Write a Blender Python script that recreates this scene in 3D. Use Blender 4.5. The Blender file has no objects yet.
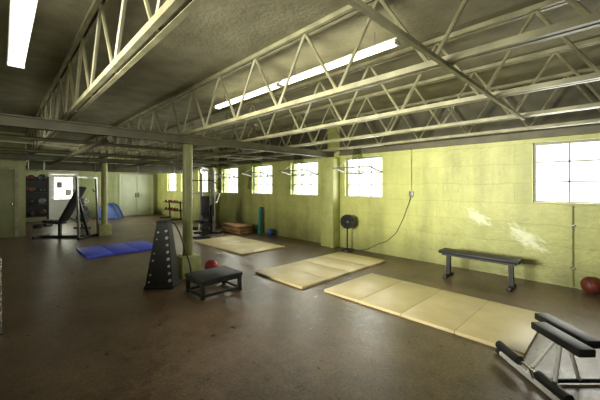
import bpy, bmesh, math, random
from mathutils import Vector, Matrix, Euler
random.seed(4)
SC = bpy.context.scene
COL = SC.collection
SN, CS = math.sin(math.radians(44.06)), math.cos(math.radians(44.06))
CAMH = 1.55
try:
    SC.view_settings.view_transform = 'Standard'
except Exception:
    pass

# ------------------------------------------------------------------ materials
def mat(name, c1, c2=None, rough=.6, metal=0.0, scale=6.0, bump=0.0, bscale=40.0, detail=5.0, emit=None, estr=0.0, spec=.5):
    m = bpy.data.materials.new(name); m.use_nodes = True
    nt = m.node_tree; b = nt.nodes['Principled BSDF']
    b.inputs['Roughness'].default_value = rough
    b.inputs['Metallic'].default_value = metal
    b.inputs['Specular IOR Level'].default_value = spec
    if c2 is None: c2 = tuple(x*.8 for x in c1)
    tc = nt.nodes.new('ShaderNodeTexCoord')
    n = nt.nodes.new('ShaderNodeTexNoise'); n.inputs['Scale'].default_value = scale; n.inputs['Detail'].default_value = detail
    nt.links.new(tc.outputs['Object'], n.inputs['Vector'])
    r = nt.nodes.new('ShaderNodeValToRGB')
    r.color_ramp.elements[0].position = .35; r.color_ramp.elements[1].position = .68
    r.color_ramp.elements[0].color = (*c2, 1); r.color_ramp.elements[1].color = (*c1, 1)
    nt.links.new(n.outputs['Fac'], r.inputs['Fac'])
    nt.links.new(r.outputs['Color'], b.inputs['Base Color'])
    if bump:
        n2 = nt.nodes.new('ShaderNodeTexNoise'); n2.inputs['Scale'].default_value = bscale; n2.inputs['Detail'].default_value = 6
        nt.links.new(tc.outputs['Object'], n2.inputs['Vector'])
        bp = nt.nodes.new('ShaderNodeBump'); bp.inputs['Strength'].default_value = bump; bp.inputs['Distance'].default_value = .02
        nt.links.new(n2.outputs['Fac'], bp.inputs['Height']); nt.links.new(bp.outputs['Normal'], b.inputs['Normal'])
    if emit:
        b.inputs['Emission Color'].default_value = (*emit, 1); b.inputs['Emission Strength'].default_value = estr
    return m

M = {}
M['black'] = mat('black_vinyl', (.017,.017,.017), (.010,.010,.011), rough=.55, spec=.4)
M['blackm'] = mat('black_steel', (.016,.016,.016), (.010,.010,.010), rough=.5, spec=.4)
M['rubber'] = mat('black_rubber', (.02,.02,.02), (.012,.012,.012), rough=.7)
M['chrome'] = mat('chrome', (.75,.75,.72), (.6,.6,.58), rough=.22, metal=1)
M['lightgrey'] = mat('light_grey_paint', (.70,.70,.66), (.60,.60,.56), rough=.4)
M['midgrey'] = mat('mid_grey_paint', (.33,.33,.31), (.26,.26,.24), rough=.4)
M['white'] = mat('white_paint', (.8,.8,.74), (.7,.7,.62), rough=.45)
M['winframe'] = mat('dull_window_steel', (.24,.24,.18), (.19,.19,.14), rough=.5)
M['sashframe'] = mat('dark_sash_steel', (.20,.20,.145), (.15,.15,.11), rough=.5)
M['offdoor'] = mat('pale_door_paint', (.72,.78,.58), (.64,.70,.51), rough=.5, scale=2)
M['olive'] = mat('olive_steel_paint', (.32,.30,.17), (.19,.178,.095), rough=.5, scale=5)
M['olived'] = mat('dark_olive_beam_paint', (.11,.10,.05), (.068,.062,.03), rough=.6, scale=4)
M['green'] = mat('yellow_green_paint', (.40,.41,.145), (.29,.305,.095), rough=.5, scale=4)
M['greend'] = mat('shaded_column_green', (.22,.23,.078), (.155,.165,.05), rough=.45, scale=4)  # column green darkened, the near shaft's shaded side put into the colour
M['greenp'] = mat('pale_green_concrete', (.44,.45,.21), (.32,.33,.145), rough=.7, scale=9, bump=.2)
M['doorolive'] = mat('olive_door_paint', (.22,.23,.09), (.165,.175,.065), rough=.5, scale=2)
M['matt'] = mat('tan_mat_vinyl', (.70,.59,.315), (.60,.495,.25), rough=.45, scale=3)
M['matseam'] = mat('mat_seam', (.40,.33,.14), (.32,.26,.1), rough=.6)
M['blue'] = mat('blue_mat_vinyl', (.075,.105,.80), (.055,.08,.66), rough=.4, scale=4)
M['ballblue'] = mat('blue_ball_rubber', (.05,.14,.5), (.03,.1,.4), rough=.35)
M['bluepad'] = mat('blue_pad_vinyl', (.05,.12,.36), (.03,.08,.26), rough=.5)
M['red'] = mat('red_rubber', (.42,.03,.02), (.3,.02,.015), rough=.4)
M['darkred'] = mat('dark_red_leather', (.16,.026,.013), (.10,.018,.009), rough=.55)
M['orange'] = mat('brown_rubber', (.08,.032,.012), (.06,.024,.01), rough=.7)
M['shred'] = mat('dim_red_rubber', (.05,.014,.011), (.035,.010,.009), rough=.7)
M['shwhite'] = mat('grey_rubber', (.12,.12,.11), (.09,.09,.08), rough=.7)
M['teal'] = mat('teal_foam', (.03,.28,.32), (.02,.2,.24), rough=.7)
M['brown'] = mat('tan_orange_mat_vinyl', (.50,.28,.14), (.40,.21,.10), rough=.5)
M['steelgrey'] = mat('grey_steel', (.25,.25,.24), (.18,.18,.17), rough=.35, metal=.6)
M['peg'] = mat('pale_peg_plastic', (.55,.54,.48), (.42,.41,.36), rough=.5)
M['cord'] = mat('black_cord', (.03,.03,.02), (.02,.02,.015), rough=.6)
M['paper'] = mat('paper', (.82,.82,.78), (.72,.72,.68), rough=.8)
M['tube'] = mat('fluorescent_diffuser', (.9,.9,.85), (.85,.85,.8), rough=.4, emit=(1,.98,.84), estr=2.6)
M['tubes'] = mat('warm_fluorescent_diffuser', (.9,.9,.8), (.85,.85,.76), rough=.4, emit=(1,.95,.70), estr=9)

# glass
def glass(name, tint, g0, g1, trans=0):
    g = bpy.data.materials.new(name); g.use_nodes = True
    nt = g.node_tree; nt.nodes.remove(nt.nodes['Principled BSDF'])
    tr = nt.nodes.new('ShaderNodeBsdfTransparent'); tr.inputs[0].default_value = tint
    nz = nt.nodes.new('ShaderNodeTexNoise'); nz.inputs['Scale'].default_value = 3
    mr = nt.nodes.new('ShaderNodeMapRange'); mr.inputs[3].default_value = g0; mr.inputs[4].default_value = g1
    mx = nt.nodes.new('ShaderNodeMixShader')
    if trans:
        gl = nt.nodes.new('ShaderNodeBsdfTranslucent'); gl.inputs[0].default_value = (.9,.9,.85,1)
    else:
        gl = nt.nodes.new('ShaderNodeBsdfGlossy'); gl.inputs['Roughness'].default_value = .08
    nt.links.new(nz.outputs['Fac'], mr.inputs[0]); nt.links.new(mr.outputs[0], mx.inputs[0])
    nt.links.new(tr.outputs[0], mx.inputs[1]); nt.links.new(gl.outputs[0], mx.inputs[2])
    nt.links.new(mx.outputs[0], nt.nodes['Material Output'].inputs[0])
    return g
M['glass'] = glass('window_glass', (.97,.98,.96,1), .02, .06)
M['sash'] = glass('sash_glass', (.66,.70,.60,1), .06, .14)
M['frost'] = glass('dusty_door_glass', (.9,.92,.85,1), .30, .5, 1)

def wall_mat(name, swz, c1, c2, light_patches=()):
    m = bpy.data.materials.new(name); m.use_nodes = True
    nt = m.node_tree; L = nt.links; b = nt.nodes['Principled BSDF']; b.inputs['Roughness'].default_value = .5
    tc = nt.nodes.new('ShaderNodeTexCoord')
    sp = nt.nodes.new('ShaderNodeSeparateXYZ'); L.new(tc.outputs['Object'], sp.inputs[0])
    cb = nt.nodes.new('ShaderNodeCombineXYZ')
    L.new(sp.outputs[swz], cb.inputs[0]); L.new(sp.outputs[2], cb.inputs[1])
    n = nt.nodes.new('ShaderNodeTexNoise'); n.inputs['Scale'].default_value = 1.5; n.inputs['Detail'].default_value = 10; n.inputs['Roughness'].default_value = .68
    L.new(tc.outputs['Object'], n.inputs['Vector'])
    r = nt.nodes.new('ShaderNodeValToRGB'); r.color_ramp.elements[0].position = .34; r.color_ramp.elements[1].position = .64
    r.color_ramp.elements[0].color = (*c2,1); r.color_ramp.elements[1].color = (*c1,1)
    L.new(n.outputs['Fac'], r.inputs['Fac'])
    br = nt.nodes.new('ShaderNodeTexBrick'); br.inputs['Scale'].default_value = 1.0
    br.inputs['Brick Width'].default_value = 2.6; br.inputs['Row Height'].default_value = .33; br.inputs['Mortar Size'].default_value = .010
    br.inputs['Mortar Smooth'].default_value = .95
    br.inputs['Color1'].default_value = (1,1,1,1); br.inputs['Color2'].default_value = (.92,.93,.90,1); br.inputs['Mortar'].default_value = (.82,.82,.77,1)
    nd = nt.nodes.new('ShaderNodeTexNoise'); nd.inputs['Scale'].default_value = 2.0; nd.inputs['Detail'].default_value = 6; nd.inputs['Roughness'].default_value = .6
    L.new(tc.outputs['Object'], nd.inputs['Vector'])
    vm = nt.nodes.new('ShaderNodeVectorMath'); vm.operation = 'MULTIPLY_ADD'; vm.inputs[1].default_value = (.10,.12,0)
    L.new(nd.outputs['Color'], vm.inputs[0]); L.new(cb.outputs[0], vm.inputs[2])
    L.new(vm.outputs[0], br.inputs['Vector'])
    mul = nt.nodes.new('ShaderNodeMix'); mul.data_type = 'RGBA'; mul.blend_type = 'MULTIPLY'; mul.inputs[0].default_value = 1
    L.new(r.outputs['Color'], mul.inputs[6]); L.new(br.outputs['Color'], mul.inputs[7])
    out = mul.outputs[2]
    # vertical run-down stains
    mps = nt.nodes.new('ShaderNodeMapping'); mps.inputs['Scale'].default_value = (3,.4,1); L.new(cb.outputs[0], mps.inputs['Vector'])
    ns = nt.nodes.new('ShaderNodeTexNoise'); ns.inputs['Scale'].default_value = 1.0; ns.inputs['Detail'].default_value = 7; L.new(mps.outputs[0], ns.inputs['Vector'])
    rs = nt.nodes.new('ShaderNodeMapRange'); rs.inputs[1].default_value = .46; rs.inputs[2].default_value = .72; rs.inputs[3].default_value = 1; rs.inputs[4].default_value = .74
    L.new(ns.outputs['Fac'], rs.inputs[0])
    ms = nt.nodes.new('ShaderNodeMix'); ms.data_type = 'RGBA'; ms.blend_type = 'MULTIPLY'; ms.inputs[0].default_value = 1
    L.new(out, ms.inputs[6]); L.new(rs.outputs[0], ms.inputs[7]); out = ms.outputs[2]
    # darker towards the floor, edge broken by noise
    ga = nt.nodes.new('ShaderNodeMath'); ga.operation = 'MULTIPLY_ADD'; ga.inputs[1].default_value = .6
    L.new(n.outputs['Fac'], ga.inputs[0]); L.new(sp.outputs[2], ga.inputs[2])
    gr = nt.nodes.new('ShaderNodeMapRange'); gr.inputs[1].default_value = .25; gr.inputs[2].default_value = 1.1; gr.inputs[3].default_value = .50; gr.inputs[4].default_value = 1
    L.new(ga.outputs[0], gr.inputs[0])
    mg = nt.nodes.new('ShaderNodeMix'); mg.data_type = 'RGBA'; mg.blend_type = 'MULTIPLY'; mg.inputs[0].default_value = 1
    L.new(out, mg.inputs[6]); L.new(gr.outputs[0], mg.inputs[7]); out = mg.outputs[2]
    for (cx, cy, sx, sy, ang) in light_patches:  # pale patches of reflected sunlight painted into the wall colour
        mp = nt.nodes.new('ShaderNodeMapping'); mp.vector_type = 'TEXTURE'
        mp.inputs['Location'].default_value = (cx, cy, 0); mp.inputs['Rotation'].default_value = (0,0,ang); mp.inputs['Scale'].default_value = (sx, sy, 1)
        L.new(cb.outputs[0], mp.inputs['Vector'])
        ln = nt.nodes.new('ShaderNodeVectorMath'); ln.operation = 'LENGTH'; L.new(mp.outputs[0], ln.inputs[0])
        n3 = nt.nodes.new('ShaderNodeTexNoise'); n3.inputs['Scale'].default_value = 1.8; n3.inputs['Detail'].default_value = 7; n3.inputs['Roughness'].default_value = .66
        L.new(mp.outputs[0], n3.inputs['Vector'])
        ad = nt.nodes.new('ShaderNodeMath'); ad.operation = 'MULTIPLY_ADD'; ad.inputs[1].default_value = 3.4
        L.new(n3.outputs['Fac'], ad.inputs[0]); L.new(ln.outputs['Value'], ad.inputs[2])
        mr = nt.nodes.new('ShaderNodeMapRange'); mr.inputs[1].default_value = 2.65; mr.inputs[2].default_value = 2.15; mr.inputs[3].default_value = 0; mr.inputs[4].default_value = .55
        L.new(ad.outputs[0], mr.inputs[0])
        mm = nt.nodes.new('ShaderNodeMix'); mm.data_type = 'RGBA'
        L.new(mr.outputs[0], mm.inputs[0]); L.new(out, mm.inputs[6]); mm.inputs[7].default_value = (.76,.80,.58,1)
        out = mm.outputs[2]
    L.new(out, b.inputs['Base Color'])
    bp = nt.nodes.new('ShaderNodeBump'); bp.inputs['Strength'].default_value = .5; bp.inputs['Distance'].default_value = .016
    n2 = nt.nodes.new('ShaderNodeTexNoise'); n2.inputs['Scale'].default_value = 14; n2.inputs['Detail'].default_value = 7
    L.new(tc.outputs['Object'], n2.inputs['Vector'])
    a2 = nt.nodes.new('ShaderNodeMath'); a2.operation = 'MULTIPLY_ADD'; a2.inputs[1].default_value = 1.2
    L.new(n2.outputs['Fac'], a2.inputs[0]); L.new(br.outputs['Color'], a2.inputs[2])
    L.new(a2.outputs[0], bp.inputs['Height']); L.new(bp.outputs['Normal'], b.inputs['Normal'])
    return m
WC1, WC2 = (.48,.49,.158), (.36,.37,.108)
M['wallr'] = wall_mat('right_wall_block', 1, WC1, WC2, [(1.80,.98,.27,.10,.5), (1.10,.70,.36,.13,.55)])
M['wallf'] = wall_mat('far_wall_block', 0, (.50,.55,.28), (.42,.47,.23))
M['wallp'] = wall_mat('partition_paint', 0, (.38,.395,.155), (.31,.325,.115))
M['walld'] = wall_mat('side_wall_paint', 0, (.40,.40,.17), (.32,.32,.12))
M['ceil'] = mat('rough_ceiling', (.285,.265,.165), (.195,.18,.105), rough=.85, scale=3.2, bump=.5, bscale=26, detail=12)

def floor_mat():
    m = bpy.data.materials.new('worn_brown_floor'); m.use_nodes = True
    nt = m.node_tree; L = nt.links; b = nt.nodes['Principled BSDF']
    tc = nt.nodes.new('ShaderNodeTexCoord')
    def noise(s, d, ro=.6):
        n = nt.nodes.new('ShaderNodeTexNoise'); n.inputs['Scale'].default_value = s; n.inputs['Detail'].default_value = d; n.inputs['Roughness'].default_value = ro
        L.new(tc.outputs['Object'], n.inputs['Vector']); return n
    n1, n2, n3 = noise(.9, 8, .65), noise(8, 8, .72), noise(42, 5, .7)
    r = nt.nodes.new('ShaderNodeValToRGB'); r.color_ramp.elements[0].position = .41; r.color_ramp.elements[1].position = .59
    r.color_ramp.elements[0].color = (.085,.055,.034,1); r.color_ramp.elements[1].color = (.198,.132,.081,1)
    a = nt.nodes.new('ShaderNodeMath'); a.operation = 'MULTIPLY_ADD'; a.inputs[1].default_value = .45
    L.new(n2.outputs['Fac'], a.inputs[0])
    h = nt.nodes.new('ShaderNodeMath'); h.operation = 'MULTIPLY'; h.inputs[1].default_value = .55; L.new(n1.outputs['Fac'], h.inputs[0]); L.new(h.outputs[0], a.inputs[2])
    L.new(a.outputs[0], r.inputs['Fac'])
    r3 = nt.nodes.new('ShaderNodeMapRange'); r3.inputs[1].default_value = .35; r3.inputs[2].default_value = .7; r3.inputs[3].default_value = .58; r3.inputs[4].default_value = 1.35
    L.new(n3.outputs['Fac'], r3.inputs[0])
    mm = nt.nodes.new('ShaderNodeMix'); mm.data_type = 'RGBA'; mm.blend_type = 'MULTIPLY'; mm.inputs[0].default_value = 1
    L.new(r.outputs['Color'], mm.inputs[6]); L.new(r3.outputs[0], mm.inputs[7])
    # pale scuffs
    mp = nt.nodes.new('ShaderNodeMapping'); mp.inputs['Scale'].default_value = (3.5,.8,1); mp.inputs['Rotation'].default_value = (0,0,.5); L.new(tc.outputs['Object'], mp.inputs['Vector'])
    n4 = nt.nodes.new('ShaderNodeTexNoise'); n4.inputs['Scale'].default_value = 2; n4.inputs['Detail'].default_value = 9; n4.inputs['Roughness'].default_value = .75; L.new(mp.outputs[0], n4.inputs['Vector'])
    r4 = nt.nodes.new('ShaderNodeMapRange'); r4.inputs[1].default_value = .56; r4.inputs[2].default_value = .72; r4.inputs[3].default_value = 0; r4.inputs[4].default_value = .45
    L.new(n4.outputs['Fac'], r4.inputs[0])
    m4 = nt.nodes.new('ShaderNodeMix'); m4.data_type = 'RGBA'; L.new(r4.outputs[0], m4.inputs[0]); L.new(mm.outputs[2], m4.inputs[6]); m4.inputs[7].default_value = (.27,.195,.125,1)
    L.new(m4.outputs[2], b.inputs['Base Color'])
    rr = nt.nodes.new('ShaderNodeMapRange'); rr.inputs[1].default_value = .35; rr.inputs[2].default_value = .65; rr.inputs[3].default_value = .27; rr.inputs[4].default_value = .48
    L.new(n2.outputs['Fac'], rr.inputs[0]); L.new(rr.outputs[0], b.inputs['Roughness'])
    bp = nt.nodes.new('ShaderNodeBump'); bp.inputs['Strength'].default_value = .25; bp.inputs['Distance'].default_value = .009
    L.new(n3.outputs['Fac'], bp.inputs['Height']); L.new(bp.outputs['Normal'], b.inputs['Normal'])
    return m
M['floor'] = floor_mat()

# ------------------------------------------------------------------ mesh helper
class MB:
    def __init__(self): self.bm = bmesh.new()
    def _merge(self, t, mx):
        t.transform(mx); me = bpy.data.meshes.new('tmp'); t.to_mesh(me); t.free()
        self.bm.from_mesh(me); bpy.data.meshes.remove(me)
    def box(self, c, s, rot=(0,0,0), bev=0.0, seg=2):
        t = bmesh.new(); bmesh.ops.create_cube(t, size=1)
        bmesh.ops.scale(t, vec=s, verts=t.verts)
        if bev: bmesh.ops.bevel(t, geom=list(t.edges), offset=bev, segments=seg, profile=.5, affect='EDGES')
        self._merge(t, Matrix.Translation(c) @ Euler(rot).to_matrix().to_4x4()); return self
    def span(self, x0,x1,y0,y1,z0,z1, bev=0.0):
        return self.box(((x0+x1)/2,(y0+y1)/2,(z0+z1)/2), (abs(x1-x0),abs(y1-y0),abs(z1-z0)), bev=bev)
    def tube(self, p0, p1, r, n=12, r2=None):
        p0, p1 = Vector(p0), Vector(p1); d = p1-p0
        t = bmesh.new(); bmesh.ops.create_cone(t, cap_ends=True, segments=n, radius1=r, radius2=r if r2 is None else r2, depth=d.length)
        self._merge(t, Matrix.Translation((p0+p1)/2) @ d.to_track_quat('Z','Y').to_matrix().to_4x4()); return self
    def bar(self, p0, p1, w, h, bev=0.0):
        p0, p1 = Vector(p0), Vector(p1); d = p1-p0
        t = bmesh.new(); bmesh.ops.create_cube(t, size=1); bmesh.ops.scale(t, vec=(w,h,d.length), verts=t.verts)
        if bev: bmesh.ops.bevel(t, geom=list(t.edges), offset=bev, segments=2, profile=.5, affect='EDGES')
        self._merge(t, Matrix.Translation((p0+p1)/2) @ d.to_track_quat('Z','Y').to_matrix().to_4x4()); return self
    def ball(self, c, r, n=20):
        t = bmesh.new(); bmesh.ops.create_uvsphere(t, u_segments=n, v_segments=max(6,n//2), radius=r)
        self._merge(t, Matrix.Translation(c)); return self
    def ring(self, c, R, r, rot=(0,0,0), n=32, k=6):
        t = bmesh.new(); vs = []
        for i in range(n):
            a = 2*math.pi*i/n
            vs.append([t.verts.new(((R+r*math.cos(2*math.pi*j/k))*math.cos(a), (R+r*math.cos(2*math.pi*j/k))*math.sin(a), r*math.sin(2*math.pi*j/k))) for j in range(k)])
        for i in range(n):
            for j in range(k):
                t.faces.new((vs[i][j], vs[(i+1)%n][j], vs[(i+1)%n][(j+1)%k], vs[i][(j+1)%k]))
        self._merge(t, Matrix.Translation(c) @ Euler(rot).to_matrix().to_4x4()); return self
    def path(self, pts, r, n=8):
        for a, b in zip(pts[:-1], pts[1:]): self.tube(a, b, r, n)
        for p in pts[1:-1]: self.ball(p, r, 8)
        return self
    def frustum(self, lo, hi, z0, z1):
        # lo, hi: (x0,x1,y0,y1)
        t = bmesh.new()
        def q(r, z): return [t.verts.new((x, y, z)) for x, y in ((r[0],r[2]),(r[1],r[2]),(r[1],r[3]),(r[0],r[3]))]
        lo, hi = q(lo, z0), q(hi, z1)
        t.faces.new(lo[::-1]); t.faces.new(hi)
        for i in range(4): t.faces.new((lo[i], lo[(i+1)%4], hi[(i+1)%4], hi[i]))
        self._merge(t, Matrix.Identity(4)); return self
    def sheet(self, prof, th, y0, y1):
        # thick sheet following a profile in the xz plane, extruded along y
        t = bmesh.new(); n = len(prof); P = [Vector((p[0],0,p[1])) for p in prof]; A = []
        for i in range(n):
            d = (P[min(i+1,n-1)]-P[max(i-1,0)]).normalized(); nn = Vector((-d.z,0,d.x))*th/2
            A.append([t.verts.new(v) for v in (P[i]+nn+Vector((0,y0,0)), P[i]+nn+Vector((0,y1,0)), P[i]-nn+Vector((0,y1,0)), P[i]-nn+Vector((0,y0,0)))])
        for i in range(n-1):
            for k in range(4): t.faces.new((A[i][k], A[i][(k+1)%4], A[i+1][(k+1)%4], A[i+1][k]))
        t.faces.new(A[0]); t.faces.new(A[-1][::-1])
        self._merge(t, Matrix.Identity(4)); return self
    def extr(self, poly, y0, y1, bev=0.0):
        # closed xz polygon extruded along y
        t = bmesh.new()
        a = [t.verts.new((x,y0,z)) for x, z in poly]; b = [t.verts.new((x,y1,z)) for x, z in poly]
        fa = t.faces.new(a); fb = t.faces.new(b[::-1]); n = len(poly)
        for i in range(n): t.faces.new((a[i], b[i], b[(i+1)%n], a[(i+1)%n]))
        if bev: bmesh.ops.bevel(t, geom=list(fa.edges)+list(fb.edges), offset=bev, segments=3, profile=.5, affect='EDGES')
        self._merge(t, Matrix.Identity(4)); return self
    def build(self, name, m, parent=None, loc=(0,0,0), world=False):
        if world and parent is not None:
            self.bm.transform(Matrix.LocRotScale(parent.location, parent.rotation_euler, parent.scale).inverted())
        bmesh.ops.recalc_face_normals(self.bm, faces=list(self.bm.faces))
        for f in self.bm.faces: f.smooth = True
        for e in self.bm.edges:
            if len(e.link_faces) == 2 and e.calc_face_angle(0) > math.radians(38): e.smooth = False
        me = bpy.data.meshes.new(name); self.bm.to_mesh(me); self.bm.free()
        me.materials.append(M[m] if isinstance(m, str) else m)
        o = bpy.data.objects.new(name, me); COL.objects.link(o); o.location = loc
        if parent is not None: o.parent = parent
        return o

def tag(o, label, cat, group=None, kind=None):
    o['label'] = label; o['category'] = cat
    if group: o['group'] = group
    if kind: o['kind'] = kind
    return o
def thing(name, label, cat, loc=(0,0,0), rz=0, group=None, kind=None):
    o = bpy.data.objects.new(name, None); COL.objects.link(o); o.empty_display_size = .1
    o.location = loc; o.rotation_euler = (0,0,rz)
    return tag(o, label, cat, group, kind)
def dup(root, label, loc, rz=None):
    r = root.copy(); COL.objects.link(r); r.location = loc; r['label'] = label
    if rz is not None: r.rotation_euler = (0,0,rz)
    for ch in list(root.children):
        c = ch.copy(); COL.objects.link(c); c.parent = r
        for g2 in list(ch.children):
            d = g2.copy(); COL.objects.link(d); d.parent = c
    return r
def area(name, loc, rot, sx, sy, e, col=(1,.95,.82), spread=150):
    ld = bpy.data.lights.new(name,'AREA'); ld.shape='RECTANGLE'; ld.size=sx; ld.size_y=sy; ld.energy=e; ld.color=col; ld.spread=math.radians(spread)
    lo = bpy.data.objects.new(name, ld); COL.objects.link(lo); lo.location=loc; lo.rotation_euler=rot

# ------------------------------------------------------------------ room shell
XW, YF, YN, XL, HC = 6.26, 17.8, -3.0, -2.6, 3.18
S = 'structure'
tag(MB().span(XL-.25, XW+.25, YN-.25, YF+.25, -.2, 0).build('floor','floor'), 'worn brown gym floor across the whole room', 'floor', kind=S)
tag(MB().span(XL-.25, XW+.25, YN-.25, YF+.25, HC, HC+.25).build('ceiling','ceil'), 'rough mottled olive ceiling deck above the joists', 'ceiling', kind=S)
SILL, HEAD = 1.27, 2.25
wins = [(-.35,1.0), (3.78,4.84), (5.77,6.87), (7.76,8.86), (9.75,10.9), (11.8,12.9), (13.6,14.7), (15.3,16.4)]
w = MB().span(XW, XW+.25, YN-.25, YF+.25, 0, SILL).span(XW, XW+.25, YN-.25, YF+.25, HEAD, HC)
ys = [YN-.25] + [v for p in wins for v in p] + [YF+.25]
for a, b in zip(ys[0::2], ys[1::2]): w.span(XW, XW+.25, a, b, SILL, HEAD)
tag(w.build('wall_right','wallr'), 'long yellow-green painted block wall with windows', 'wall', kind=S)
DX = 2.1
tag(MB().span(XL, DX-.46, YF, YF+.25, 0, HC).span(DX+.46, XW, YF, YF+.25, 0, HC).span(DX-.46, DX+.46, YF, YF+.25, 2.08, HC).build('wall_far','wallf'), 'pale green far end wall with doors', 'wall', kind=S)
tag(MB().span(XL-.25, XL, YN, YF, 0, HC).build('wall_left','walld'), 'olive painted wall on the left side of the room', 'wall', kind=S)
tag(MB().span(XL, XW, YN-.25, YN, 0, HC).build('wall_near','walld'), 'olive painted end wall behind the viewpoint', 'wall', kind=S)
PY = 12.8
tag(MB().span(XL, .57, PY, PY+.15, 0, HC).build('wall_partition','wallp'), 'olive partition wall with a door at the far left', 'wall', kind=S)

# pilasters and wall ledge
BZ, CB = 2.28, 2.42          # beam underside, joist bearing level
for i, y in enumerate((5.2, 11.3)):
    tag(MB().span(XW-.28, XW, y-.21, y+.21, 0, BZ-.002, bev=.01).build('trim_%d'%(i+1), 'green'),
        ['square green pilaster on the right wall between two windows near the fan', 'square green pilaster on the right wall behind the weight machine'][i], 'pilaster', kind=S)
k = MB()
for a, b in ((YN, -1.0), (-.8, 4.98), (5.42, 11.08), (11.52, 17.25)):
    k.span(XW-.06, XW, a, b, 2.32, 2.38).span(XW-.03, XW, a, b, 2.38, HC)
tag(k.build('trim_3','olived'), 'dark olive header board running above the windows of the right wall', 'trim', kind=S)

# windows
for i, (y0, y1) in enumerate(wins):
    n = i+1
    lab = ['tall multi-pane steel window at the right edge of the photo', 'window just right of the pilaster with tipped-in vent, above the fan',
           'window just left of the near pilaster with tipped-in vent', 'second window left of the near pilaster, above the blue exercise ball',
           'third window left of the near pilaster, above the folded brown mat', 'window on the right wall behind the weight machine',
           'small far window beyond the weight machine', 'last window on the right wall, above the dumbbell rack'][i]
    r = thing('window_%d'%n, lab, 'window', (XW+.11, (y0+y1)/2, SILL), kind=S)
    hw, hh = (y1-y0)/2, HEAD-SILL
    f = MB(); t = .04
    f.span(-.03,.03,-hw,hw,0,t).span(-.03,.03,-hw,hw,hh-t,hh).span(-.03,.03,-hw,-hw+t,t,hh-t).span(-.03,.03,hw-t,hw,t,hh-t)
    cols = 3
    for c in range(1, cols):
        y = -hw+2*hw*c/cols; f.span(-.013,.013,y-.012,y+.012,t,hh-t)
    for q in ((.36,.68) if i == 0 else (.33,.64)):
        f.span(-.013,.013,-hw+t,hw-t,hh*q-.012,hh*q+.012)
    f.build('window_frame','winframe', r)
    MB().span(-.004,.004,-hw+t,hw-t,t,hh-t).build('pane','glass', r)
    MB().span(-.14,-.03,-hw,hw,0,.02).build('window_sill','greenp', r)
    if 1 <= i <= 4:
        h = MB(); z = hh*.60; L = .54; dz = .12
        for sy in (-1,1):
            h.bar((-.04, sy*(hw-.03), z), (-.04-L, sy*(hw-.03), z+dz), .028, .028)
        h.bar((-.04-L, -hw+.017, z+dz), (-.04-L, hw-.017, z+dz), .028, .028)
        h.bar((-.05, -hw+.02, z), (-.05, hw-.02, z), .028, .028)
        h.bar((-.05, 0, z), (-.04-L, 0, z+dz), .018, .018)
        for sy in (-1,1): h.bar((-.04-L*.85, sy*(hw-.03), z+dz*.85), (-.03, sy*(hw-.03), hh-.05), .009, .009)
        hs = h.build('hopper_sash','sashframe', r)
        MB().bar((-.05,0,z),(-.03-L,0,z+dz-.002), .006, 2*hw-.07).build('sash_pane','sash', hs)
    # daylight outside this window
    area('window_daylight', (XW+.75,(y0+y1)/2,1.95), (0,math.radians(90-14),0), 1.9, 2.0, 215, (1,.99,.93), 180)

# doors
d = thing('door_1', 'olive door in the partition wall at the far left edge', 'door', (-.1, PY, 0), kind=S)
MB().span(-.42,.42,-.045,-.005,.01,2.05,bev=.004).build('door_leaf','doorolive', d)
f = MB(); f.span(-.5,-.42,-.06,0,0,2.13).span(.42,.5,-.06,0,0,2.13).span(-.42,.42,-.06,0,2.05,2.13); f.build('door_frame','olive', d)
MB().tube((.34,-.045,1),(.34,-.09,1),.012).ball((.34,-.10,1),.028,12).build('door_handle','chrome', d)
d = thing('door_2', 'bright white glazed door with pinned notices behind the incline bench', 'door', (DX, YF, 0), kind=S)
lf = MB().span(-.455,.455,.02,.06,.01,.95).span(-.455,-.34,.02,.06,.95,2.07).span(.34,.455,.02,.06,.95,2.07).span(-.34,.34,.02,.06,1.95,2.07)
lf.build('door_leaf','white', d)
MB().span(-.34,.34,.036,.044,.95,1.95).build('pane','frost', d)
f = MB(); f.span(-.54,-.46,-.06,0,0,2.16).span(.46,.54,-.06,0,0,2.16).span(-.46,.46,-.06,0,2.08,2.16); f.build('door_frame','white', d)
MB().tube((-.41,.02,1),(-.41,-.03,1),.012).ball((-.41,-.04,1),.03,12).build('door_handle','chrome', d)
area('door_daylight', (DX, YF+.8, 1.3), (math.radians(-90),0,0), 1.6, 2.2, 60, (1,1,.95), 180)
d = thing('door_3', 'pale green double door in the far end wall', 'door', (5.2, YF, 0), kind=S)
for s in (-1,1):
    lf = MB().span(min(s*.01,s*.74),max(s*.01,s*.74),-.045,-.005,.01,2.08,bev=.004).build('door_leaf','offdoor', d)
    MB().span(min(s*.04,s*.09),max(s*.04,s*.09),-.085,-.05,.95,1.2,bev=.006).build('door_handle','steelgrey', lf)
f = MB(); f.span(-.82,-.74,-.06,0,0,2.16).span(.74,.82,-.06,0,0,2.16).span(-.74,.74,-.06,0,2.08,2.16); f.build('door_frame','offdoor', d)
for i, (x, z, wd, hgt) in enumerate(((1.95,1.60,.2,.28), (2.28,1.25,.22,.30))):
    tag(MB().span(x-wd/2,x+wd/2,YF+.030,YF+.0345,z-hgt/2,z+hgt/2).build('paper_notice','paper' if i else 'steelgrey'),
        ['dark paper notice pinned on the left of the white far door','pale paper notice pinned on the right of the white far door'][i], 'notice')

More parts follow.
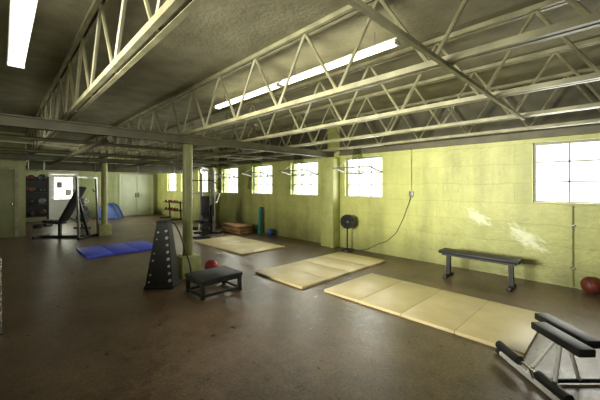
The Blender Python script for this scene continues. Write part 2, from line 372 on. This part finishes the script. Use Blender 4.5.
# ------------------------------------------------------------------ structure steel: beams, joists, columns
for i, y in enumerate((-.9, 5.2, 11.3, 17.4)):
    b = thing('steel_beam', ['ceiling beam crossing above the viewpoint', 'nearest dark olive ceiling beam, resting on the near column and the pilaster',
              'second dark olive ceiling beam, resting on the far column', 'last ceiling beam, beside the far end wall'][i], 'beam', (0,y,0), group='cross beams under the joists')
    MB().span(XL+.01, XW-.005, -.07, .07, BZ, BZ+.018).build('bottom_flange','olived', b)
    MB().span(XL+.01, XW-.005, -.07, .07, CB-.018, CB).build('top_flange','olived', b)
    MB().span(XL+.01, XW-.005, -.018, .018, BZ+.018, CB-.018).build('beam_web','olived', b)

JX = [.64, 2.3, 3.5, 4.75, 5.88]
JL = ['deep leftmost open-web joist in the photo, right of the hanging strip light',
      'second open-web joist from the left, its zigzag crossing in front of the ceiling strip light', 'third open-web joist, just beyond the ceiling strip light',
      'fourth open-web joist, midway between the ceiling strip light and the right wall',
      'open-web joist closest to the right wall, just above the window heads']
def make_joist():
    j = thing('open_web_joist', '', 'joist', (0,0,0), group='open-web steel ceiling joists')
    y0, y1 = YN+.02, YF-.02
    bc = MB().span(-.05,-.013,y0,y1,CB,CB+.045).span(.013,.05,y0,y1,CB,CB+.045)
    tc_ = MB().span(-.052,-.013,y0,y1,3.134,3.179).span(.013,.052,y0,y1,3.134,3.179)
    wb = MB(); P = .88; n = int((y1-y0)/P)
    for q in range(n):
        a = y0+q*P
        wb.tube((0,a,3.15),(0,a+P/2,CB+.02),.017,7); wb.tube((0,a+P/2,CB+.02),(0,a+P,3.15),.017,7)
        bc.span(-.013,.013,a+P/2-.03,a+P/2+.03,CB+.005,CB+.035)
        tc_.span(-.013,.013,a,a+.05,3.147,3.175)
    bc.build('bottom_chord','olive', j); tc_.build('top_chord','olive', j)
    wb.build('web','olive', j)
    return j
j0 = make_joist()
for i, x in enumerate(JX):
    if i == 0: j0.location.x = x; j0['label'] = JL[0]
    else: dup(j0, JL[i], (x,0,0))
for i, (y, x0, x1) in enumerate(((.86,XL,4.81), (8.2,XL,XW-.002))):
    b = MB().bar((x0, y, CB-.013), (x1, y, CB-.013), .03, .03)
    tag(b.build('trim_%d'%(i+4),'olive'), ['nearest bridging bar, crossing diagonally under the joists at the top right',
        'bridging bar under the joists between the two columns'][i], 'bar', kind=S)
# pipes and duct under the far ceiling
for i, (x, y0, z, r) in enumerate(((1.15,5.35,BZ-.041,.04), (3.3,5.35,BZ-.031,.03))):
    tag(MB().tube((x,y0-.2,z),(x,17.75,z),r,10).build('ceiling_pipe','olived'), ['thicker pipe hung under the beams left of the columns','thinner pipe hung under the beams right of the columns'][i], 'pipe')
for i, (y, r) in enumerate(((7.2,.035),(9.6,.045))):
    tag(MB().tube((XL,y,CB-r+.003),(XW,y,CB-r+.003),r,10).build('ceiling_pipe','olived'), ['nearer dark pipe crossing under the joists beyond the near beam','farther dark pipe crossing under the joists beyond the near beam'][i], 'pipe')
du = thing('air_duct', 'dark rectangular air duct crossing below the joists beyond the far column', 'duct', (3.3,14.1,2.118))
MB().span(-2.6,XW-3.3-.002,-.22,.22,0,.302,bev=.008).build('duct_body','olived', du)
for x in (-2.2,-.7,.8,2.3): MB().span(x-.02,x+.02,-.235,.235,-.01,.302).build('duct_strap','steelgrey', du)

for i, (x, y) in enumerate(((2.33,5.2),(2.36,11.3))):
    c = thing('column', ['near round green column behind the black tapered rack','far round green column beside the incline bench'][i], 'column', (x,y,0), group='round columns')
    MB().span(-.17,.17,-.17,.17,0,.36,bev=.012).build('base_block','greenp', c)
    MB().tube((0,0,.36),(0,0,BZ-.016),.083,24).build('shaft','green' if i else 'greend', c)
    MB().span(-.12,.12,-.12,.12,BZ-.016,BZ-.001).build('cap_plate','olived', c)

# ------------------------------------------------------------------ lights
def strip(label, x, y0, y1, z, wd, em='tube'):
    L = y1-y0
    t = thing('strip_light', label, 'light', (x,(y0+y1)/2,z), group='fluorescent strip lights')
    hwd = wd/6 if em == 'tubes' else wd/2
    MB().span(-hwd,hwd,-L/2,L/2,.03,.06,bev=.005).build('housing','white', t)
    MB().span(-wd/2+.01,wd/2-.01,-L/2+.02,L/2-.02,-.01,.03,bev=.008).build('diffuser',em, t)
    for s in (-1,1): MB().span(-wd/2,wd/2,s*(L/2-.01)-.01,s*(L/2-.01)+.01,-.012,.03).build('end_cap','white', t)
    for s in (-1,1): MB().tube((0,s*L*.35,.06),(0,s*L*.35,HC-z),.006,6).build('hanger','steelgrey', t)
strip('wide fluorescent light hanging at the top left corner', .13, 2.2, 4.75, 2.90, .15)
strip('near half of the long fluorescent strip under the ceiling behind the second joist', 2.86, 1.55, 3.32, 2.98, .10, 'tubes')
strip('far half of the long fluorescent strip under the ceiling behind the second joist', 2.86, 3.38, 5.15, 2.98, .10, 'tubes')

# ------------------------------------------------------------------ mats
def fold_mat(label, x0,x1,y0,y1, axis, n, group='tan folding mats'):
    t = thing('exercise_mat', label, 'mat', ((x0+x1)/2,(y0+y1)/2,0), group=group)
    wx, wy = x1-x0, y1-y0
    for q in range(n):
        if axis == 'y':
            a = -wy/2+wy*q/n; MB().span(-wx/2,wx/2,a+.002,a+wy/n-.002,.0,.038,bev=.006).build('mat_panel','matt', t)
        else:
            a = -wx/2+wx*q/n; MB().span(a+.002,a+wx/n-.002,-wy/2,wy/2,.0,.038,bev=.006).build('mat_panel','matt', t)
    for q in range(1,n):
        s = MB()
        if axis == 'y': a = -wy/2+wy*q/n; s.span(-wx/2+.01,wx/2-.01,a-.006,a+.006,.004,.034)
        else: a = -wx/2+wx*q/n; s.span(a-.006,a+.006,-wy/2+.01,wy/2-.01,.004,.034)
        s.build('fold_seam','matseam', t)
fold_mat('long tan folding mat nearest the front, beside the black bench', 3.41,4.64,.60,3.02,'y',4)
fold_mat('tan folding mat in the middle, between the fan and the low platform', 3.25,5.65,3.32,4.5,'x',4)
fold_mat('tan folding mat farthest back, in front of the weight machine', 3.88,5.14,5.85,8.25,'y',4)
t = thing('exercise_mat', 'blue exercise mat on the floor left of the near column', 'mat', (2.1,8.55,0))
for q in range(3):
    MB().span(-.78+q*.52+.003,-.78+(q+1)*.52-.003,-.65,.65,0,.045,bev=.012).build('mat_panel','blue', t)

# ------------------------------------------------------------------ tapered rack tower
t = thing('weight_rack', 'black tapered rack tower with pale round pegs in front of the near column', 'rack', (1.845,4.95,0), math.radians(-40))
LO, HI = (-.215,.19,-.19,.14), (-.082,.09,-.095,.065)
MB().frustum(LO, HI, .05, .98).build('body','blackm', t)
MB().span(-.23,.205,-.205,.155,0,.05,bev=.01).build('base','rubber', t)
MB().span(-.092,.10,-.105,.075,.98,1.01,bev=.008).build('top_cap','rubber', t)
for q in range(8):
    z = .13+q*.105; fz = (z-.05)/.93
    x0 = LO[0]+(HI[0]-LO[0])*fz; x1 = LO[1]+(HI[1]-LO[1])*fz; yf = LO[2]+(HI[2]-LO[2])*fz
    MB().tube((x1-.035,yf+.01,z),(x1-.035,yf-.022,z-.003),.018+.004*(q%3==0),12).build('peg','peg', t)
    if q % 3 != 2: MB().tube((x0+.045,yf+.01,z-.02),(x0+.045,yf-.015,z-.023),.010+.004*(q%2),12).build('peg','peg', t)
MB().path([(1.91,4.89,1.0),(1.98,4.87,.95),(2.04,4.86,.82),(2.10,4.85,.64),(2.15,4.83,.45),(2.19,4.80,.28),(2.20,4.77,.12),(2.19,4.74,.015)],.012,8).build('hanging_strap','cord', t, world=True)

# low black platform
t = thing('step_platform', 'low black flat-topped platform on straight legs beside the tapered rack', 'platform', (2.275,4.18,0))
MB().span(-.33,.33,-.26,.26,.225,.27,bev=.006).build('top','black', t)
f = MB()
f.span(-.32,.32,-.25,-.22,.185,.225).span(-.32,.32,.22,.25,.185,.225).span(-.32,-.29,-.22,.22,.185,.225).span(.29,.32,-.22,.22,.185,.225)
f.build('apron','blackm', t)
for sx in (-1,1):
    for sy in (-1,1): MB().span(sx*.295-.025,sx*.295+.025,sy*.225-.025,sy*.225+.025,0,.185,bev=.004).build('leg','blackm', t)
for sx in (-1,1): MB().span(sx*.295-.015,sx*.295+.015,-.2,.2,.025,.055).build('lower_rail','blackm', t)
for sy in (-1,1): MB().span(-.27,.27,sy*.225-.015,sy*.225+.015,.025,.055).build('lower_rail','blackm', t)

def ball(name, label, x, y, r, m, cat='ball', seam=None):
    t = thing(name, label, cat, (x,y,0))
    MB().ball((0,0,r),r,28).build('shell', m, t)
    MB().ring((0,0,r), r*1.0, r*.03, (math.radians(70),.3,0)).build('seam', seam or 'rubber', t)
    return t
ball('medicine_ball','bright red ball on the floor behind the low black platform', 2.70,5.05,.12,'red', seam='red')
ball('medicine_ball','dark red ball against the right wall under the window at the right edge', 6.12,.29,.12,'darkred')
ball('exercise_ball','small blue ball by the right wall beside the teal roller', 6.08,7.6,.11,'ballblue', seam='ballblue')
# slumped blue pad by the far wall
t = thing('crash_pad', 'bulky rounded blue padded mat slumped by the far end wall', 'mat', (3.8,16.9,0), math.radians(-44))
poly = [(-.40,0),(-.42,.22),(-.38,.46),(-.26,.64),(-.08,.72),(.10,.68),(.24,.54),(.33,.34),(.42,.16),(.46,.0)]
MB().extr(poly, -.34, .34, .05).build('pad','bluepad', t)
for y in (-.18,.18): MB().sheet([(p[0],max(.012,p[1])) for p in poly], .02, y-.025, y+.025).build('strap','rubber', t)

# weight plate tree by the far column
t = thing('plate_tree', 'small black weight plate tree on the floor left of the far column', 'rack', (2.15,13.6,0), math.radians(-44))
MB().bar((-.3,0,.03),(.3,0,.03),.06,.06).bar((0,-.25,.03),(0,.25,.03),.06,.06).build('base_frame','blackm', t)
MB().bar((0,0,.06),(0,0,1.1),.06,.06).build('upright','blackm', t)
for z in (.35,.7,1.0):
    for s in (-1,1):
        MB().tube((s*.03,0,z),(s*.22,0,z+.01),.018,10).build('peg','chrome', t)
        MB().tube((s*.06,0,z),(s*.13,0,z),.17-.04*(z>.6)-.03*(z>.9),22).build('plate','rubber' if z < .9 else 'steelgrey', t)

# ------------------------------------------------------------------ black flat bench by right wall
t = thing('flat_bench', 'long black padded bench standing by the right wall', 'bench', (5.55,1.6,0))
MB().span(-.14,.14,-.58,.58,.40,.455,bev=.018).build('seat','black', t)
MB().span(-.11,.11,-.53,.53,.37,.40).build('seat_frame','blackm', t)
for s in (-1,1):
    MB().bar((0,s*.45,.37),(0,s*.46,.03),.065,.06).build('leg','blackm', t)
    MB().span(-.18,.18,s*.46-.028,s*.46+.028,.0,.045,bev=.006).build('foot','blackm', t)

# ------------------------------------------------------------------ pedestal fan + outlet
t = thing('pedestal_fan', 'black pedestal fan by the pilaster on the right wall', 'fan', (5.98,4.55,0), math.radians(-48))
MB().tube((0,0,0),(0,0,.035),.15,24,.14).tube((0,0,.035),(0,0,.06),.06,16,.03).build('base','blackm', t)
MB().tube((0,0,.06),(0,0,.66),.018,12).build('pole','blackm', t)
MB().tube((0,.10,.70),(0,-.02,.70),.06,16,.05).span(-.02,.02,-.01,.05,.62,.70).build('motor','blackm', t)
gd = MB(); RG = .158
for R in (.03,.05,.07,.09,.11,.13,.145): gd.ring((0,-.085,.70),R,.0075,(math.pi/2,0,0),28,5)
for y in (-.085,-.03,.03): gd.ring((0,y,.70),RG,.009,(math.pi/2,0,0),28,5)
for q in range(20):
    a = 2*math.pi*q/20; gd.tube((.03*math.cos(a),-.085,.70+.03*math.sin(a)),(RG*math.cos(a),-.085,.70+RG*math.sin(a)),.004,5)
    gd.tube((RG*math.cos(a),-.085,.70+RG*math.sin(a)),(RG*math.cos(a),.03,.70+RG*math.sin(a)),.003,5)
    gd.tube((.05*math.cos(a),.03,.70+.05*math.sin(a)),(RG*math.cos(a),.03,.70+RG*math.sin(a)),.004,5)
gd.build('guard','rubber', t)
MB().tube((0,-.08,.70),(0,-.098,.70),.03,18,.025).build('hub_cap','steelgrey', t)
for q in range(6):
    a = q*2*math.pi/6+.3
    MB().box((.08*math.cos(a),-.035,.70+.08*math.sin(a)),(.11,.012,.105),(.25,-a,0),bev=.005).build('blade','rubber', t)
MB().path([(5.98,4.55,.03),(6.12,4.36,.012),(6.22,4.15,.06),(6.247,3.9,.20),(6.248,3.65,.31),(6.248,3.42,.52),(6.248,3.25,.86),(6.24,3.12,1.2),(6.225,3.07,1.33)],.006,6).build('power_cord','cord', t, world=True)
t = thing('outlet_box', 'small grey outlet box and conduit on the right wall', 'outlet', (XW,3.07,1.38))
MB().span(-.045,-.001,-.04,.04,-.06,.06,bev=.005).build('box','steelgrey', t)
MB().tube((-.02,0,.06),(-.02,0,.935),.011,8).build('conduit','green', t)
t = thing('wall_conduit', 'thin vertical conduit on the right wall below the window at the right edge', 'pipe', (XW,.5,0))
MB().tube((-.016,0,.02),(-.016,0,1.25),.012,8).build('conduit','greend', t)
for z in (.3,.95): MB().span(-.032,-.001,-.03,.03,z-.012,z+.012,bev=.003).build('pipe_clip','steelgrey', t)

# ------------------------------------------------------------------ far right wall items
t = thing('folded_mat', 'tan-orange folded tumbling mat lying by the right wall', 'mat', (5.72,8.95,0))
for q in range(3): MB().span(-.28,.28,-.56,.56,q*.095+.002,(q+1)*.095-.004,bev=.03).build('mat_layer','brown', t)
tag(MB().tube((6.10,8.2,0),(6.14,8.2,.86),.062,20).build('foam_roller','teal'), 'teal foam roller standing upright against the right wall', 'roller')

# multi gym
t = thing('weight_machine', 'cable weight machine with grey steel frame and black pads behind the farthest tan mat', 'machine', (4.62,9.1,0), math.radians(-44))
f = MB(); f.bar((-.45,.35,.03),(.45,.35,.03),.07,.06).bar((0,.35,.03),(0,-.6,.03),.07,.06).bar((-.35,-.6,.03),(.35,-.6,.03),.07,.06); f.build('base_frame','blackm', t)
for s in (-1,1): MB().bar((s*.2,.35,.06),(s*.2,.35,2.05),.07,.07).build('upright','midgrey', t)
MB().bar((0,.42,2.05),(0,-.42,2.1),.08,.08).bar((-.2,.35,2.05),(.2,.35,2.05),.07,.07).build('top_beam','midgrey', t)
ws = MB().span(-.14,.14,.29,.41,.06,.90)
for q in range(15): ws.box((0,.35,.10+q*.055),(.3,.14,.045),bev=.005)
ws.build('weight_stack','blackm', t)
for s in (-1,1): MB().tube((s*.1,.35,.06),(s*.1,.35,2.02),.011,8).build('guide_rod','chrome', t)
MB().tube((-.02,-.36,2.0),(.02,-.36,2.0),.07,18).build('pulley','chrome', t)
MB().tube((0,-.41,2.0),(0,-.41,1.72),.005,6).build('cable','cord', t)
MB().path([(-.5,-.41,1.62),(-.35,-.41,1.72),(.35,-.41,1.72),(.5,-.41,1.62)],.016).build('pull_bar','blackm', t)
MB().bar((0,-.1,.06),(0,-.1,.45),.06,.06).bar((0,.05,.42),(0,-.45,.42),.05,.05).build('seat_post','blackm', t)
MB().box((0,-.25,.49),(.3,.38,.07),bev=.02).build('seat_pad','black', t)
MB().box((0,.13,.92),(.27,.07,.62),bev=.02).build('back_pad','black', t)
MB().bar((0,.17,.9),(0,.35,.9),.05,.05).bar((-.2,.35,.9),(.2,.35,.9),.05,.05).build('back_bracket','blackm', t)
for s in (-1,1):
    MB().path([(s*.2,.3,1.35),(s*.42,.25,1.3),(s*.44,-.2,1.05),(s*.44,-.32,1.05)],.022).build('press_arm','lightgrey', t)
    MB().tube((s*.05,-.47,.28),(s*.3,-.47,.28),.05,14).build('leg_roller','rubber', t)
MB().tube((-.3,-.47,.28),(.3,-.47,.28),.012).bar((0,-.45,.42),(0,-.47,.28),.04,.04).build('leg_lever','chrome', t)

# incline bench
t = thing('incline_bench', 'large black padded incline weight bench with tall steel uprights near the far column', 'bench', (1.40,11.6,0), math.radians(-44))
f = MB(); f.bar((-.75,0,.035),(.75,0,.035),.08,.07).bar((-.72,-.28,.035),(-.72,.28,.035),.07,.07).bar((.72,-.45,.035),(.72,.45,.035),.07,.07); f.build('base_frame','blackm', t)
MB().bar((.72,0,.06),(.42,0,1.15),.07,.07).build('support_post','blackm', t)
MB().bar((-.15,0,.05),(-.15,0,.42),.07,.07).build('support_post','blackm', t)
MB().bar((.05,0,.62),(.62,0,.40),.05,.05).build('brace','chrome', t)
MB().bar((-.05,0,.50),(.52,0,1.52),.34,.09,bev=.025).build('back_pad','black', t)
MB().bar((-.55,0,.50),(-.06,0,.45),.34,.08,bev=.02).build('seat_pad','black', t)
MB().tube((-.66,-.3,.36),(-.66,-.08,.36),.06,14).build('leg_roller','rubber', t)
MB().tube((-.66,.08,.36),(-.66,.3,.36),.06,14).build('leg_roller','rubber', t)
MB().tube((-.66,-.32,.36),(-.66,.32,.36),.014).bar((-.5,0,.46),(-.66,0,.36),.05,.05).build('leg_lever','chrome', t)
for s in (-1,1):
    MB().bar((.72,s*.42,.06),(.66,s*.42,1.80),.05,.05).build('upright','steelgrey', t)
    MB().path([(.67,s*.42,1.40),(.58,s*.42,1.38),(.56,s*.42,1.46)],.018).build('bar_hook','chrome', t)
MB().bar((.66,-.445,1.80),(.66,.445,1.80),.05,.05).build('top_crossbar','steelgrey', t)

# dumbbell rack far right wall
t = thing('dumbbell_rack', 'dark two-tier dumbbell rack by the right wall near the far doors', 'rack', (5.75,14.7,0))
for s in (-1,1):
    MB().bar((.24,s*.64,0),(.19,s*.64,.85),.05,.05).bar((-.25,s*.64,.03),(.25,s*.64,.03),.05,.05).build('side_frame','blackm', t)
for z in (.42,.78):
    MB().box((.06,0,z),(.30,1.3,.03)).build('shelf','blackm', t)
for q in range(8):
    tier = q//4; y = 14.7-.45+.3*(q%4); x = 5.80; z = (.42,.78)[tier]+.017+.05
    lb = '%s dumbbell on the %s tier of the far rack, %s' % (('red','black')[q%2], ('lower','upper')[tier], ('nearest','second','third','farthest')[q%4])
    d = thing('dumbbell', lb, 'dumbbell', (x,y,z), group='dumbbells on the far rack')
    MB().tube((-.06,0,0),(.06,0,0),.014).build('grip','chrome', d)
    for s in (-1,1): MB().tube((s*.06,0,0),(s*.12,0,0),.05,12).build('head', 'red' if q%2==0 else 'rubber', d)

# storage shelves in the left nook
t = thing('storage_shelf', 'dark storage shelf of balls in the nook at the far left', 'shelf', (1.12,17.35,0))
for sx in (-1,1):
    for sy in (-1,1): MB().bar((sx*.38,sy*.2,0),(sx*.38,sy*.2,1.95),.04,.04).build('post','blackm', t)
SZ = (.25,.75,1.25,1.75)
for z in SZ: MB().span(-.4,.4,-.22,.22,z-.015,z+.015).build('shelf_board','blackm', t)
MB().span(-.4,.4,.2,.215,.2,1.95).build('back_panel','rubber', t)
nm = {'orange':'dull brown','shred':'dark red','shwhite':'grey','rubber':'black'}
cols = ['rubber','shred','rubber','shwhite','orange','rubber','shred','rubber']
q = 0
for li, z in enumerate(SZ):
    for sx in (-1,1):
        c = cols[q]; q += 1
        lb = '%s ball on the %s shelf of the dark storage shelf' % (nm[c], ('bottom','second','third','top')[li])
        rr = .13 + .02*((q*7)%3-1)
        tag(MB().ball((1.12+sx*.18,17.3,z+.016+rr),rr,18).build('medicine_ball',c), lb, 'ball', group='balls on the storage shelf')

# thin post at left edge
t = thing('post_stand', 'thin steel post standing at the left edge of the photo', 'post', (.0,4.5,0))
MB().tube((0,0,0),(0,0,.015),.03,20,.028).build('base','blackm', t)
MB().tube((0,0,.015),(0,0,.80),.014,12).build('pole','chrome', t)

# ------------------------------------------------------------------ sit-up bench in the right foreground
t = thing('sit_up_bench', 'black padded exercise bench with foam rollers in the right foreground', 'bench', (2.97,.475,0), math.radians(-44.06))
MB().tube((0.03,-.40,.024),(0.03,.44,.024),.022,14).build('foot_bar','lightgrey', t)
for y in (-.40,.44): MB().tube((.03,y-.025,.026),(.03,y+.025,.026),.026,14).build('end_cap','rubber', t)
MB().tube((0,-.34,.115),(0,.42,.115),.010).tube((0.03,.02,.03),(0,.02,.115),.013).build('roller_axle','chrome', t)
for a, b in ((-.33,-.06),(.14,.40)): MB().tube((0,a,.115),(0,b,.115),.036,20).build('ankle_roller','black', t)
MB().path([(.03,-.16,.03),(.045,-.20,.42)],.016,12).build('front_post','lightgrey', t)
MB().path([(.03,.10,.03),(.20,-.02,.42)],.016,12).build('front_post','lightgrey', t)
MB().path([(.03,.02,.026),(.55,.02,.026),(.9,.02,.026)],.016,12).build('spine','blackm', t)
MB().path([(.9,-.25,.02),(.9,.3,.02)],.02,12).tube((.9,.02,.02),(.9,.02,.4),.018,12).build('rear_foot','lightgrey', t)
MB().tube((.045,-.20,.432),(.205,-.06,.432),.013,10).build('pad_bracket','steelgrey', t)
MB().box((.05,-.20,.468),(.115,.42,.055),bev=.01).build('knee_pad','black', t)
MB().box((.205,-.06,.468),(.115,.48,.055),bev=.01).build('knee_pad','black', t)
MB().path([(.205,-.06,.43),(.38,.02,.03)],.014,12).build('brace','lightgrey', t)
MB().box((1.15,.02,.43),(.7,.28,.06),bev=.02).build('back_board','black', t)

# ------------------------------------------------------------------ lighting
for y, e in ((-.8,6),(2.5,122),(7.5,22),(15.4,75)):
    area('left_wall_fill', (XL+.05,y,1.8), (0,math.radians(-90),0), .9, 1.8, e, (1,.98,.86), 54)  # added fill lamps brightening the right wall; the left wall has no windows
area('near_wall_fill', (.6,YN+.05,1.8), (math.radians(91),0,0), 1.8, .8, 12, (1,.98,.88), 34)  # added fill lamp behind the viewpoint, brightens the partition and far wall
wd = bpy.data.worlds.new('World'); SC.world = wd; wd.use_nodes = True
bg = wd.node_tree.nodes['Background']; bg.inputs[0].default_value = (1,1,.98,1); bg.inputs[1].default_value = 4

# ------------------------------------------------------------------ camera
cd = bpy.data.cameras.new('camera'); cd.sensor_width = 36; cd.lens = 310/600*36; cd.shift_y = -14/600; cd.clip_start = .05
co = bpy.data.objects.new('camera', cd); COL.objects.link(co)
co.location = (0,0,CAMH); co.rotation_euler = (math.radians(90),0,math.radians(-44.06))
SC.camera = co
